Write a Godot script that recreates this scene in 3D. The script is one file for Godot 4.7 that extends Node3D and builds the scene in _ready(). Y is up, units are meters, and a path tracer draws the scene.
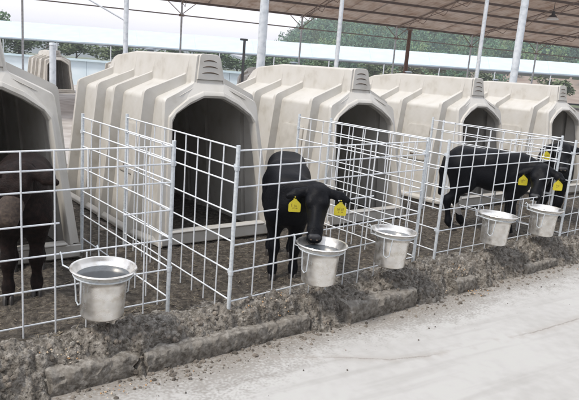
extends Node3D

# ------------------------------------------------------------------ setup
const EYE := 1.5
const YAW := 39.2
const PITCH := 11.93
const ROLL := 4.65
const SHED_AZ := 109.0
var rng := RandomNumberGenerator.new()
var M := {}
var used := {}
var shed_n := Vector3.ZERO
var shed_d := Vector3.ZERO

# ------------------------------------------------------------------ mesh builder
class MB:
	var v := PackedVector3Array()
	var t := PackedInt32Array()
	var col := PackedColorArray()
	func vert(p: Vector3) -> int:
		v.append(p)
		return v.size() - 1
	func tri(a: int, b: int, c: int):
		t.append(a); t.append(b); t.append(c)
	func quad(a: int, b: int, c: int, d: int):
		tri(a, b, c); tri(a, c, d)
	func face(p: Array):
		var i0 := v.size()
		for q in p: v.append(q)
		for k in range(1, p.size() - 1): tri(i0, i0 + k, i0 + k + 1)
	func grid(rows: Array, closed := false, flip := false):
		var n: int = rows[0].size()
		var base := v.size()
		for r in rows:
			for p in r: v.append(p)
		for i in rows.size() - 1:
			for j in (n if closed else n - 1):
				var j2 := (j + 1) % n
				var a := base + i * n + j
				var b := base + i * n + j2
				var c := base + (i + 1) * n + j2
				var d := base + (i + 1) * n + j
				if flip: quad(a, d, c, b)
				else: quad(a, b, c, d)
	func fan(ring: PackedVector3Array, c: Vector3, flip := false):
		var ci := vert(c)
		var b := v.size()
		for p in ring: v.append(p)
		for j in ring.size():
			var j2 := (j + 1) % ring.size()
			if flip: tri(ci, b + j2, b + j)
			else: tri(ci, b + j, b + j2)
	func tube(pts: Array, rad, seg := 8, caps := true):
		var rows := []
		var up := Vector3.UP
		var d0: Vector3 = (pts[1] - pts[0]).normalized()
		if absf(d0.dot(up)) > 0.95: up = Vector3.RIGHT
		var s := d0.cross(up).normalized()
		for i in pts.size():
			var d: Vector3
			if i == 0: d = pts[1] - pts[0]
			elif i == pts.size() - 1: d = pts[i] - pts[i - 1]
			else: d = pts[i + 1] - pts[i - 1]
			d = d.normalized()
			s = (s - d * s.dot(d)).normalized()
			var w := d.cross(s)
			var r: float = rad[i] if rad is Array else rad
			var ring := PackedVector3Array()
			for k in seg:
				var a := TAU * k / seg
				ring.append(pts[i] + (s * cos(a) + w * sin(a)) * r)
			rows.append(ring)
		grid(rows, true)
		if caps:
			fan(rows[0], pts[0], false)
			fan(rows[-1], pts[-1], true)
	func lathe(prof: Array, seg := 24, c := Vector3.ZERO):
		var rows := []
		for p in prof:
			var ring := PackedVector3Array()
			for k in seg:
				var a := TAU * k / seg
				ring.append(c + Vector3(cos(a) * p.x, p.y, sin(a) * p.x))
			rows.append(ring)
		grid(rows, true)
	# box with chamfered long edges; basis columns are its axes
	func box(c: Vector3, size: Vector3, ch := 0.0, bs := Basis.IDENTITY):
		var h := size * 0.5
		if ch <= 0.0:
			var p := []
			for sx in [-1, 1]:
				for sy in [-1, 1]:
					for sz in [-1, 1]:
						p.append(c + bs * Vector3(h.x * sx, h.y * sy, h.z * sz))
			face([p[0], p[1], p[3], p[2]]); face([p[4], p[6], p[7], p[5]])
			face([p[0], p[4], p[5], p[1]]); face([p[2], p[3], p[7], p[6]])
			face([p[0], p[2], p[6], p[4]]); face([p[1], p[5], p[7], p[3]])
		else:
			var rows := []
			for lv in [[-h.y, ch], [-h.y + ch, 0.0], [h.y - ch, 0.0], [h.y, ch]]:
				var ring := PackedVector3Array()
				var ix: float = h.x - lv[1]
				var iz: float = h.z - lv[1]
				var k := ch
				for q in [[ix - k, -iz], [ix, -iz + k], [ix, iz - k], [ix - k, iz], [-ix + k, iz], [-ix, iz - k], [-ix, -iz + k], [-ix + k, -iz]]:
					ring.append(c + bs * Vector3(q[0], lv[0], q[1]))
				rows.append(ring)
			grid(rows, true)
			fan(rows[0], c + bs * Vector3(0, -h.y, 0), false)
			fan(rows[3], c + bs * Vector3(0, h.y, 0), true)
	func commit(angle := 40.0) -> ArrayMesh:
		# weld by position inside the smoothing angle
		var nf := t.size() / 3
		var fn := PackedVector3Array(); fn.resize(nf)
		var map := {}
		var id := PackedInt32Array(); id.resize(v.size())
		for i in v.size():
			var key := Vector3i((v[i] * 20000.0).round())
			if map.has(key): id[i] = map[key]
			else:
				map[key] = i
				id[i] = i
		var inc := {}
		for f in nf:
			var a := v[t[f * 3]]; var b := v[t[f * 3 + 1]]; var c := v[t[f * 3 + 2]]
			var nn := (c - a).cross(b - a)
			fn[f] = nn
			for k in 3:
				var q := id[t[f * 3 + k]]
				if not inc.has(q): inc[q] = PackedInt32Array()
				inc[q].append(f)
		var ov := PackedVector3Array(); ov.resize(nf * 3)
		var on := PackedVector3Array(); on.resize(nf * 3)
		var oc := PackedColorArray()
		if col.size() > 0: oc.resize(nf * 3)
		var cs := cos(deg_to_rad(angle))
		var un := PackedVector3Array(); un.resize(nf)
		for f in nf: un[f] = fn[f].normalized()
		for f in nf:
			for k in 3:
				var vi := t[f * 3 + k]
				var s := Vector3.ZERO
				for g in inc[id[vi]]:
					if un[g].dot(un[f]) >= cs: s += fn[g]
				ov[f * 3 + k] = v[vi]
				on[f * 3 + k] = s.normalized() if s.length() > 1e-12 else un[f]
				if col.size() > 0: oc[f * 3 + k] = col[vi]
		var arr := []
		arr.resize(Mesh.ARRAY_MAX)
		arr[Mesh.ARRAY_VERTEX] = ov
		arr[Mesh.ARRAY_NORMAL] = on
		if col.size() > 0: arr[Mesh.ARRAY_COLOR] = oc
		var m := ArrayMesh.new()
		m.add_surface_from_arrays(Mesh.PRIMITIVE_TRIANGLES, arr)
		return m

# ------------------------------------------------------------------ node helpers
func numbered(called: String) -> String:
	if not used.has(called):
		used[called] = 0
		return called
	used[called] += 1
	return "%s_%03d" % [called, used[called]]
func thing(called: String, label: String, category: String, at := Vector3.ZERO, turn := 0.0, group := "") -> Node3D:
	var o := Node3D.new()
	o.name = numbered(called)
	add_child(o)
	o.position = at
	o.rotation.y = turn
	o.set_meta("label", label)
	o.set_meta("category", category)
	if group != "": o.set_meta("group", group)
	return o
func mi(called: String, mesh: Mesh, m: Material, parent: Node = null, xf := Transform3D.IDENTITY) -> MeshInstance3D:
	var o := MeshInstance3D.new()
	o.mesh = mesh
	o.material_override = m
	if parent == null:
		o.name = numbered(called)
		add_child(o)
	else:
		o.name = called
		parent.add_child(o, true)
	o.transform = xf
	return o
func struct(called: String, mesh: Mesh, m: Material) -> MeshInstance3D:
	var o := mi(called, mesh, m)
	o.set_meta("kind", "structure")
	return o
func lin(r: float, g: float, b: float) -> Color:
	return Color(r, g, b).linear_to_srgb()

# ------------------------------------------------------------------ materials
func ntex(sd: int, freq: float, cols: Array, offs: Array, size := 512, oct := 5, typ := FastNoiseLite.TYPE_SIMPLEX_SMOOTH, gain := .5) -> NoiseTexture2D:
	var n := FastNoiseLite.new()
	n.seed = sd; n.frequency = freq; n.noise_type = typ
	n.fractal_type = FastNoiseLite.FRACTAL_FBM
	n.fractal_octaves = oct
	n.fractal_gain = gain
	var g := Gradient.new()
	g.offsets = PackedFloat32Array(offs)
	g.colors = PackedColorArray(cols)
	var tx := NoiseTexture2D.new()
	tx.width = size; tx.height = size; tx.seamless = true
	tx.noise = n; tx.color_ramp = g
	return tx
func nbump(sd: int, freq: float, strength: float, size := 512, oct := 5) -> NoiseTexture2D:
	var n := FastNoiseLite.new()
	n.seed = sd; n.frequency = freq
	n.fractal_octaves = oct
	var tx := NoiseTexture2D.new()
	tx.width = size; tx.height = size; tx.seamless = true
	tx.noise = n; tx.as_normal_map = true; tx.bump_strength = strength
	return tx
func mat(c: Color, rough := 0.8, metal := 0.0) -> StandardMaterial3D:
	var m := StandardMaterial3D.new()
	m.albedo_color = c; m.roughness = rough; m.metallic = metal
	return m
func tmat(tex: Texture2D, scale: float, rough := 0.85, nrm: Texture2D = null, nstr := 1.0, world := true) -> StandardMaterial3D:
	var m := StandardMaterial3D.new()
	m.albedo_texture = tex
	m.roughness = rough
	m.uv1_triplanar = true
	m.uv1_world_triplanar = world
	m.uv1_scale = Vector3.ONE * scale
	if nrm:
		m.normal_enabled = true
		m.normal_texture = nrm
		m.normal_scale = nstr
	return m
func make_materials():
	# moulded polyethylene of the hutches: beige with faint grime
	M.hutch = tmat(ntex(3, 0.012, [lin(.46, .43, .38), lin(.54, .516, .47), lin(.565, .543, .502), lin(.585, .566, .53)], [0.08, .32, .55, .9], 1024, 7), 0.35, 0.42, nbump(4, .05, 1.2), .25)
	M.hutch_panel = tmat(ntex(6, 0.02, [lin(.48, .455, .41), lin(.57, .545, .50)], [0.2, .8]), 0.8, 0.45)
	M.slot = mat(lin(.11, .085, .065), 0.9)
	M.wire = tmat(ntex(7, 0.05, [lin(.58, .61, .64), lin(.76, .79, .82), lin(.82, .84, .86)], [0.0, .35, .8]), 3.0, 0.42)
	M.wire.metallic = 0.0
	M.post = tmat(ntex(8, 0.04, [lin(.50, .54, .58), lin(.66, .71, .75), lin(.76, .80, .83)], [0.1, .45, .8]), 2.0, 0.4)
	M.post.metallic = 0.05
	M.pole = tmat(ntex(9, 0.02, [lin(.44, .48, .52), lin(.62, .66, .70), lin(.70, .73, .76)], [0.1, .5, .9]), 1.0, 0.4)
	M.pole.metallic = 0.0
	M.steel = tmat(ntex(10, 0.03, [lin(.64, .60, .54), lin(.77, .745, .70), lin(.83, .815, .785), lin(.87, .86, .845)], [0.15, .36, .55, .9], 512, 6), 1.0, 0.30)
	M.steel.metallic = 0.9
	M.steel.roughness_texture = ntex(31, 0.02, [Color(.9, .9, .9), Color(.5, .5, .5), Color(.35, .35, .35)], [.2, .5, .8])
	M.steel.roughness = .6
	M.milk = mat(lin(.055, .065, .075), 0.12)
	M.dirt = tmat(ntex(12, 0.02, [lin(.062, .053, .043), lin(.135, .120, .101), lin(.235, .215, .188), lin(.39, .365, .33)], [0.25, .43, .57, .76], 1024, 8, FastNoiseLite.TYPE_SIMPLEX_SMOOTH, .68), 0.8, 0.95, nbump(13, .05, 14.0, 1024, 7), 1.0)
	M.pen_floor = tmat(ntex(32, 0.02, [lin(.028, .022, .016), lin(.058, .047, .036), lin(.095, .080, .062), lin(.17, .15, .12)], [0.22, .42, .6, .82], 1024, 8, FastNoiseLite.TYPE_SIMPLEX_SMOOTH, .65), 0.7, 0.9, nbump(33, .05, 12.0, 1024, 7), 1.0)
	M.clod = mat(Color.WHITE, 0.95)
	M.clod.vertex_color_use_as_albedo = true
	M.kerb = tmat(ntex(14, 0.02, [lin(.11, .097, .081), lin(.185, .168, .145), lin(.245, .227, .20), lin(.34, .318, .288)], [0.25, .43, .58, .80], 1024, 8, FastNoiseLite.TYPE_SIMPLEX_SMOOTH, .65), 0.9, 0.92, nbump(15, .05, 5.0, 512, 6), .9)
	M.yard = tmat(ntex(16, 0.012, [lin(.13, .10, .085), lin(.20, .165, .145), lin(.28, .25, .22)], [0.15, .5, .85], 512, 6), 0.25, 0.95)
	M.shed_floor = tmat(ntex(30, 0.012, [lin(.34, .31, .285), lin(.44, .41, .385), lin(.52, .50, .475)], [0.15, .5, .85], 512, 6), 0.2, 0.9)
	M.grass = tmat(ntex(17, 0.012, [lin(.06, .09, .035), lin(.10, .13, .055), lin(.17, .16, .09)], [0.15, .5, .9], 512, 6), 0.03, 0.95)
	M.white_roof = tmat(ntex(18, 0.01, [lin(.48, .61, .67), lin(.55, .66, .71)], [0.2, .8]), 0.1, 0.4)
	M.pale_wall = tmat(ntex(19, 0.01, [lin(.56, .66, .72), lin(.68, .76, .80)], [0.2, .8]), 0.2, 0.7)
	M.grey_trim = mat(lin(.22, .26, .30), 0.6)
	M.roof_under = tmat(ntex(20, 0.008, [lin(.29, .215, .165), lin(.41, .345, .30), lin(.47, .415, .375), lin(.51, .465, .43)], [0.15, .42, .62, .9], 512, 6), 0.35, 0.7)
	M.roof_under2 = tmat(ntex(21, 0.008, [lin(.33, .26, .21), lin(.45, .39, .345), lin(.52, .475, .44)], [0.15, .5, .85], 512, 6), 0.35, 0.7)
	for q in [M.roof_under, M.roof_under2]:
		q.backlight_enabled = true
		q.backlight = Color(.66, .61, .57)
	M.purlin = mat(lin(.16, .13, .12), 0.7)
	M.steel_grey = mat(lin(.30, .27, .26), 0.7)
	M.rust = tmat(ntex(22, 0.03, [lin(.20, .14, .115), lin(.32, .25, .215), lin(.38, .32, .29)], [0.15, .5, .85]), 1.0, 0.9)
	M.black_coat = tmat(ntex(23, 0.03, [lin(.0022, .0025, .0042), lin(.004, .0045, .0068), lin(.012, .011, .012)], [0.2, .6, .95]), 3.0, 0.46, nbump(24, .08, 6.0), .6)
	M.black_coat.metallic_specular = .24
	M.brown_coat = tmat(ntex(25, 0.02, [lin(.007, .005, .0045), lin(.016, .0098, .0085), lin(.028, .017, .014)], [0.2, .55, .9]), 2.2, 0.7, nbump(24, .08, 6.0), .6)
	M.brown_coat.metallic_specular = .25
	M.tan_muzzle = tmat(ntex(29, 0.03, [lin(.022, .015, .012), lin(.052, .036, .027), lin(.09, .064, .047)], [0.2, .5, .85]), 3.0, 0.8)
	M.nose = mat(lin(.02, .02, .023), 0.5)
	M.eye = mat(lin(.008, .007, .007), 0.08)
	M.hoof = mat(lin(.035, .03, .027), 0.5)
	M.white_hair = mat(lin(.50, .48, .46), 0.85)
	M.tag = tmat(ntex(26, 0.06, [lin(.62, .52, .03), lin(.80, .70, .06)], [0.3, .7]), 8.0, 0.4)
	M.tag_print = mat(lin(.34, .25, .03), 0.6)
	M.lamp_dark = mat(lin(.06, .06, .065), 0.5)
	M.lamp_white = mat(lin(.78, .78, .78), 0.4)
	M.bark = mat(lin(.10, .075, .055), 0.95)
	M.wood = tmat(ntex(27, 0.03, [lin(.14, .08, .06), lin(.24, .15, .115)], [0.2, .8]), 1.0, 0.9)
	M.leaf = mat(Color.WHITE, 0.75)
	M.leaf.vertex_color_use_as_albedo = true
	M.mountain = mat(lin(.055, .085, .075), 1.0)
	M.soil = tmat(ntex(28, 0.012, [lin(.22, .165, .13), lin(.32, .26, .215)], [0.2, .8]), 0.03, 0.95)

# ------------------------------------------------------------------ camera
func cam_basis() -> Basis:
	var y := deg_to_rad(YAW); var p := deg_to_rad(PITCH); var r := deg_to_rad(ROLL)
	var fw := Vector3(sin(y) * cos(p), -sin(p), -cos(y) * cos(p))
	var rt := Vector3(cos(y), 0, sin(y))
	var up := rt.cross(fw)
	return Basis(rt * cos(r) + up * sin(r), rt * -sin(r) + up * cos(r), -fw)
# a ground bearing (degrees right of -z) and a distance
func bearing(az: float, dist: float, y := 0.0) -> Vector3:
	var a := deg_to_rad(az)
	return Vector3(sin(a) * dist, y, -cos(a) * dist)

# ------------------------------------------------------------------ rounded polyline
func round_poly(p: Array, r: Array, seg := 5) -> PackedVector2Array:
	var out := PackedVector2Array()
	for i in p.size():
		var q: Vector2 = p[i]
		if i == 0 or i == p.size() - 1 or r[i] <= 0.0:
			out.append(q)
			continue
		var a: Vector2 = p[i - 1]; var b: Vector2 = p[i + 1]
		var d1 := (a - q); var d2 := (b - q)
		var rr: float = minf(r[i], minf(d1.length(), d2.length()) * 0.48)
		var s := q + d1.normalized() * rr
		var e := q + d2.normalized() * rr
		for k in seg + 1:
			var u := float(k) / seg
			out.append(s * (1 - u) * (1 - u) + q * 2 * u * (1 - u) + e * u * u)
	return out

# ------------------------------------------------------------------ calf hutch
# arch from left base over the crown to right base
func arch(hb: float, hs: float, ys: float, hc: float, yc: float, ht: float, yt: float) -> PackedVector2Array:
	var half := [Vector2(hb, 0)]
	var rr := [0.0]
	for k in range(1, 14):
		half.append(Vector2(hb, 0).lerp(Vector2(hs, ys), k / 14.5))
		rr.append(0.0)
	half.append_array([Vector2(hs, ys), Vector2(hs, ys).lerp(Vector2(hc, yc), .4), Vector2(hs, ys).lerp(Vector2(hc, yc), .7), Vector2(hc, yc), Vector2(ht, yt), Vector2(ht * .5, yt + .004), Vector2(0, yt + .006)])
	rr.append_array([.035, 0, 0, .015, .022, 0, 0])
	var h := round_poly(half, rr, 5)
	var out := PackedVector2Array()
	for q in h: out.append(Vector2(-q.x, q.y))
	for i in range(h.size() - 2, -1, -1): out.append(h[i])
	return out
func lift(a: PackedVector2Array, z: float, lean := 0.0, lean2 := 0.0) -> PackedVector3Array:
	var o := PackedVector3Array()
	for q in a: o.append(Vector3(q.x, q.y, z - lean * minf(q.y, 1.25) - lean2 * clampf(q.y - 1.25, 0, .12) - (.12 if lean2 > 0 else 0.0) * maxf(0, q.y - 1.37)))
	return o
func crown_y(z: float) -> float:
	if z > -1.86: return 1.59
	return lerpf(1.59, 1.47, clampf((-1.86 - z) / .4, 0, 1))
func hutch_rows(inset: float) -> Array:
	var rows := []
	var ribs := [-2.06, -1.52, -1.10, -.44]
	# front face outline, then stations going back
	rows.append(lift(arch(.59 - inset, .462 - inset, 1.20 - inset, .158 - inset, 1.345 - inset, .118 - inset * .5, 1.585 - inset), 0, .19, .60))
	rows.append(lift(arch(.598 - inset, .474 - inset, 1.208 - inset, .168 - inset, 1.35 - inset, .128 - inset * .5, 1.592 - inset), -.025, .19, .60))
	rows.append(lift(arch(.585 - inset, .468 - inset, 1.195 - inset, .174 - inset, 1.335 - inset, .136 - inset * .5, 1.594 - inset), -.14, .12, .50))
	for k in range(3, -1, -1):
		var z: float = ribs[k]
		var w := .034
		for s in [[w, 0.0], [w * .66, 1.0], [-w * .66, 1.0], [-w, 0.0]]:
			var o: float = s[1] * (.095 if k == 3 else .08)
			var zz: float = z + s[0]
			var yt := crown_y(zz)
			rows.append(lift(arch(.575 + o * 1.35 - inset, .465 + o - inset, 1.205 + o * .55 - inset, .175 - inset, 1.335 + o * .85 - inset, .140 - inset * .5, yt - inset), zz))
	rows.append(lift(arch(.575 - inset, .465 - inset, 1.19 - inset, .17 - inset, 1.33 - inset, .115 - inset * .5, crown_y(-2.2) - inset), -2.2))
	rows.append(lift(arch(.55 - inset, .43 - inset, 1.15 - inset, .145 - inset, 1.31 - inset, .09 - inset * .5, 1.40 - inset), -2.33 + inset))
	rows.append(lift(arch(.50 - inset, .37 - inset, 1.07 - inset, .12 - inset, 1.20 - inset, .07 - inset * .5, 1.26 - inset), -2.37 + inset))
	return rows
# points of line a at the same shares of its length as the points of line b
func matched(a: PackedVector2Array, b: PackedVector2Array) -> PackedVector2Array:
	var L := [0.0]
	for i in range(1, a.size()): L.append(L[-1] + a[i].distance_to(a[i - 1]))
	var K := [0.0]
	for i in range(1, b.size()): K.append(K[-1] + b[i].distance_to(b[i - 1]))
	var o := PackedVector2Array()
	var j := 0
	for k in b.size():
		var s: float = L[-1] * K[k] / K[-1]
		while j < a.size() - 2 and L[j + 1] < s: j += 1
		o.append(a[j].lerp(a[j + 1], clampf((s - L[j]) / maxf(L[j + 1] - L[j], 1e-6), 0, 1)))
	return o
func door_arch(grow: float) -> PackedVector2Array:
	var h := [Vector2(.488 + grow * .8, .10), Vector2(.408 + grow * .7, 1.06 + grow * .3), Vector2(.14 + grow * .5, 1.225 + grow), Vector2(0, 1.227 + grow)]
	var r := [0, .05, .03, 0]
	var p := round_poly(h, r, 4)
	var out := PackedVector2Array()
	for q in p: out.append(Vector2(-q.x, q.y))
	for i in range(p.size() - 2, -1, -1): out.append(p[i])
	return out
func make_hutch(label: String, x: float, z: float, turn := 0.0) -> Node3D:
	var t := thing("calf_hutch", label, "calf hutch", Vector3(x, -.005, z), turn, "calf hutches in a row")
	if not M.has("hutch_meshes"):
		var H := {}
		var mb := MB.new()
		var rows := hutch_rows(0.0)
		mb.grid(rows)
		var last: PackedVector3Array = rows[-1]
		mb.fan(last, Vector3(0, .6, -2.385))
		# front face between the outline and the door
		var o2 := arch(.59, .462, 1.20, .158, 1.345, .118, 1.585)
		var d3 := matched(door_arch(.055), o2)
		# the crown's end stands upright, the face below it slopes out to the door
		var m2 := PackedVector2Array()
		for k in o2.size():
			if o2[k].y > 1.352: m2.append(Vector2(clampf(o2[k].x * 1.33, -.157, .157), 1.352))
			else: m2.append(o2[k].lerp(d3[k], .04))
		mb.grid([lift(o2, 0, .19, .60), lift(m2, 0, .19, .60), lift(d3, .004, .19, .2)], false, true)
		H.shell = mb.commit(28)
		mb = MB.new()
		mb.grid([lift(d3, .004, .19, .2), lift(matched(door_arch(.048), o2), .024, .19, .2), lift(matched(door_arch(.02), o2), .03, .19, .2), lift(matched(door_arch(0.0), o2), .015, .19, .2), lift(matched(door_arch(-.004), o2), -.05, .19, .2)], false, true)
		H.frame = mb.commit(50)
		mb = MB.new()
		mb.box(Vector3(0, .05, -.004), Vector3(1.18, .11, .03), .012)
		mb.box(Vector3(0, .108, -.024), Vector3(.97, .03, .085), .012)
		H.sill = mb.commit(30)
		mb = MB.new()
		# foot flange round the base
		var pts := [Vector3(-.56, .0, .0), Vector3(-.635, 0, -.4), Vector3(-.635, 0, -2.2), Vector3(-.5, 0, -2.4), Vector3(.5, 0, -2.4), Vector3(.635, 0, -2.2), Vector3(.635, 0, -.4), Vector3(.56, 0, 0)]
		var r1 := []
		for off in [[.0, .0], [.045, .0], [.05, .02], [.045, .035], [0.0, .06]]:
			var ring := PackedVector3Array()
			for p in pts:
				var dir := Vector3(p.x, 0, p.z + 1.2).normalized()
				ring.append(p + dir * off[0] + Vector3(0, off[1], 0))
			r1.append(ring)
		mb.grid(r1)
		H.flange = mb.commit(40)
		mb = MB.new()
		var ir := hutch_rows(.022)
		mb.grid(ir, false, true)
		mb.fan(ir[-1], Vector3(0, .6, -2.36), true)
		H.liner = mb.commit(28)
		# louvre box on the front end of the crown and its slots
		mb = MB.new()
		var vr := []
		for s in [[0.0, .135, 1.375, .098, 1.60], [.014, .128, 1.380, .095, 1.596]]:
			var ring := PackedVector3Array()
			for q in round_poly([Vector2(-s[1], s[2]), Vector2(-s[3], s[4]), Vector2(s[3], s[4]), Vector2(s[1], s[2])], [0, .03, .03, 0], 4):
				ring.append(Vector3(q.x, q.y, -.302 - .12 * (q.y - 1.36) + s[0]))
			vr.append(ring)
		mb.grid(vr, false, true)
		mb.fan(vr[1], Vector3(0, 1.48, -.302 - .12 * .12 + .0145), true)
		H.vent = mb.commit(35)
		for k in 3:
			var y := 1.43 + k * .052
			var hw := .085 - k * .010
			mb = MB.new()
			var arc := []
			for i in 7:
				var u := -1 + i / 3.0
				arc.append(Vector3(u * hw, y + .012 * (1 - u * u), -.302 - .12 * (y - 1.36) + .014))
			mb.tube(arc, [.002, .0045, .0058, .006, .0058, .0045, .002], 6)
			H["slot%d" % k] = mb.commit(60)
		# moulded hatch on the flanks, between the two front ribs
		for sd in [-1, 1]:
			mb = MB.new()
			var pr := []
			for s in [[.0, .0], [.0, .012], [.02, .018]]:
				var ring := PackedVector3Array()
				var w: float = .20 - s[0]
				var hh: float = .23 - s[0]
				for q in round_poly([Vector2(0, -hh), Vector2(w, -hh), Vector2(w * .92, hh), Vector2(-w * .92, hh), Vector2(-w, -hh), Vector2(0, -hh)], [0, .05, .05, .05, .05, 0], 4):
					var yy: float = .72 + q.y
					ring.append(Vector3(sd * (.577 - .11 * yy / 1.205 + s[1]), yy, -.79 + q.x))
				pr.append(ring)
			mb.grid(pr)
			mb.fan(pr[2], Vector3(sd * (.577 - .11 * .72 / 1.205 + .018), .72, -.79))
			H["hatch%d" % sd] = mb.commit(40)
			mb = MB.new()
			mb.box(Vector3(sd * (.577 - .11 * .56 / 1.205 + .019), .555, -.79), Vector3(.008, .022, .12), .003)
			H["latch%d" % sd] = mb.commit(30)
		mb = MB.new()
		mb.lathe([Vector2(.0, .042), Vector2(.05, .035), Vector2(.055, .025), Vector2(.05, .02), Vector2(.03, .018), Vector2(.03, -.02)], 14, Vector3(0, 1.59, -1.5))
		H.cap = mb.commit(40)
		mb = MB.new()
		var fr := []
		for s in [[.0, .0], [.0, .012], [.02, .012], [.02, .0]]:
			var ring := PackedVector3Array()
			var w: float = .16 - s[0]
			for q in round_poly([Vector2(0, -w), Vector2(w, -w), Vector2(w, w), Vector2(-w, w), Vector2(-w, -w), Vector2(0, -w)], [0, .04, .04, .04, .04, 0], 4):
				ring.append(Vector3(.12 + q.x, .86 + q.y, -2.335 + s[1]))
			fr.append(ring)
		mb.grid(fr)
		H.rear = mb.commit(40)
		M.hutch_meshes = H
	var G: Dictionary = M.hutch_meshes
	mi("shell", G.shell, M.hutch, t)
	mi("inner_liner", G.liner, M.hutch, t)
	mi("door_frame", G.frame, M.hutch, t)
	mi("door_sill", G.sill, M.hutch, t)
	mi("foot_flange", G.flange, M.hutch, t)
	var v := mi("ridge_vent", G.vent, M.hutch, t)
	for k in 3: mi("vent_slot", G["slot%d" % k], M.slot, v)
	for sd in [-1, 1]:
		var h := mi("side_hatch", G["hatch%d" % sd], M.hutch_panel, t)
		mi("latch_slot", G["latch%d" % sd], M.slot, h)
	mi("vent_cap", G.cap, M.grey_trim, t)
	mi("rear_hatch_rim", G.rear, M.hutch_panel, t)
	return t

# ------------------------------------------------------------------ wire panels
var unit_wire: CylinderMesh
var unit_post: CylinderMesh
func bar(called: String, parent: Node, a: Vector3, b: Vector3, r: float, mesh: Mesh, m: Material):
	var d := b - a
	var L := d.length()
	var y := d / L
	var x := y.cross(Vector3(0.3, 0.1, 1)).normalized()
	var z := x.cross(y)
	mi(called, mesh, m, parent, Transform3D(Basis(x * r, y * L, z * r), (a + b) * .5))
const LEVELS := [1.03, .925, .815, .64, .46, .28, .09]
func wire_panel(label: String, p0: Vector2, p1: Vector2, h0: float, h1: float, step: float, openings: Array, posts := [true, true], sink := .03):
	var t := thing("wire_panel", label, "wire panel", Vector3(p0.x, 0, p0.y), 0, "wire panels of the calf pens")
	var d := Vector3(p1.x - p0.x, 0, p1.y - p0.y)
	var L := d.length()
	d /= L
	var out := Vector3(-d.z, 0, d.x)
	var lift_at := func(u): return lerpf(h0, h1, u / L)
	if posts[0]: bar("post", t, Vector3(0, -sink, 0), Vector3(0, 1.06 + h0, 0), .0125, unit_post, M.post)
	if posts[1]: bar("post", t, d * L + Vector3(0, -sink, 0), d * L + Vector3(0, 1.06 + h1, 0), .0125, unit_post, M.post)
	for e in [0.0, L]:
		for y in [.925, .28]:
			bar("clip", t, d * e + Vector3(0, y - .012 + (h0 if e == 0.0 else h1), 0), d * e + Vector3(0, y + .012 + (h0 if e == 0.0 else h1), 0), .0165, unit_post, M.pole)
	for y in LEVELS:
		var runs := [[0.0, L]]
		for o in openings:
			if y < o[3] - .01 and y > o[2] + .01:
				var nr := []
				for r in runs:
					if o[1] <= r[0] or o[0] >= r[1]: nr.append(r)
					else:
						nr.append([r[0], o[0]]); nr.append([o[1], r[1]])
				runs = nr
		for r in runs:
			var j := rng.randf_range(-.007, .007)
			bar("wire", t, d * r[0] + Vector3(0, y + j + lift_at.call(r[0]), 0), d * r[1] + Vector3(0, y + j + rng.randf_range(-.003, .003) + lift_at.call(r[1]), 0), .0050, unit_wire, M.wire)
	var n := int(round(L / step))
	for i in range(1, n):
		var u := L * i / n
		var runs := [[-.01, 1.03]]
		for o in openings:
			if u > o[0] + .02 and u < o[1] - .02:
				runs = [[-.01, o[2]], [o[3], 1.03]]
		for r in runs:
			var j := rng.randf_range(-.007, .007)
			bar("wire", t, d * (u + j) + out * .007 + Vector3(0, r[0] + lift_at.call(u), 0), d * (u + rng.randf_range(-.004, .004)) + out * .007 + Vector3(0, r[1] + lift_at.call(u), 0), .0047, unit_wire, M.wire)
	return t

# ------------------------------------------------------------------ bucket on its holder
func make_bucket(label: String, at: Vector3, fence_z: float, tilt: Vector3, fill: float):
	var t := thing("feed_bucket", label, "bucket", Vector3(at.x, at.y - .26, at.z), 0, "steel feed buckets hung on the front panels")
	t.rotation = tilt
	var mb := MB.new()
	mb.lathe([Vector2(0, .0), Vector2(.105, .0), Vector2(.112, .008), Vector2(.121, .185), Vector2(.126, .205), Vector2(.152, .232), Vector2(.158, .246), Vector2(.168, .252), Vector2(.172, .258), Vector2(.168, .264), Vector2(.158, .262), Vector2(.150, .245), Vector2(.144, .232), Vector2(.120, .203), Vector2(.117, .185), Vector2(.108, .012), Vector2(0, .010)], 36)
	mi("bucket_body", mb.commit(45), M.steel, t)
	mb = MB.new()
	mb.lathe([Vector2(0, fill), Vector2(.118 + maxf(0.0, fill - .203) * .80, fill)], 30)
	mi("liquid", mb.commit(40), M.milk, t)
	# ring holder and its two hooks over the wire
	mb = MB.new()
	var ring := []
	for k in 25: ring.append(Vector3(cos(TAU * k / 24) * .150, .226, sin(TAU * k / 24) * .150))
	mb.tube(ring, .005, 6, false)
	mi("holder_ring", mb.commit(60), M.post, t)
	var back := fence_z - at.z
	for s in [-1, 1]:
		mb = MB.new()
		mb.tube([Vector3(s * .10, .226, -.112), Vector3(s * .11, .23, back * .92), Vector3(s * .11, .28, back + .006), Vector3(s * .11, .294, back - .006), Vector3(s * .11, .28, back - .014)], .0045, 6)
		mi("hook", mb.commit(60), M.post, t)
		mb = MB.new()
		mb.tube([Vector3(s * .147, .226, -.03), Vector3(s * .142, .10, -.02), Vector3(s * .142, .085, .0), Vector3(s * .142, .10, .02), Vector3(s * .147, .226, .03)], .004, 6)
		mi("holder_loop", mb.commit(60), M.post, t)
	return t

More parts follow.
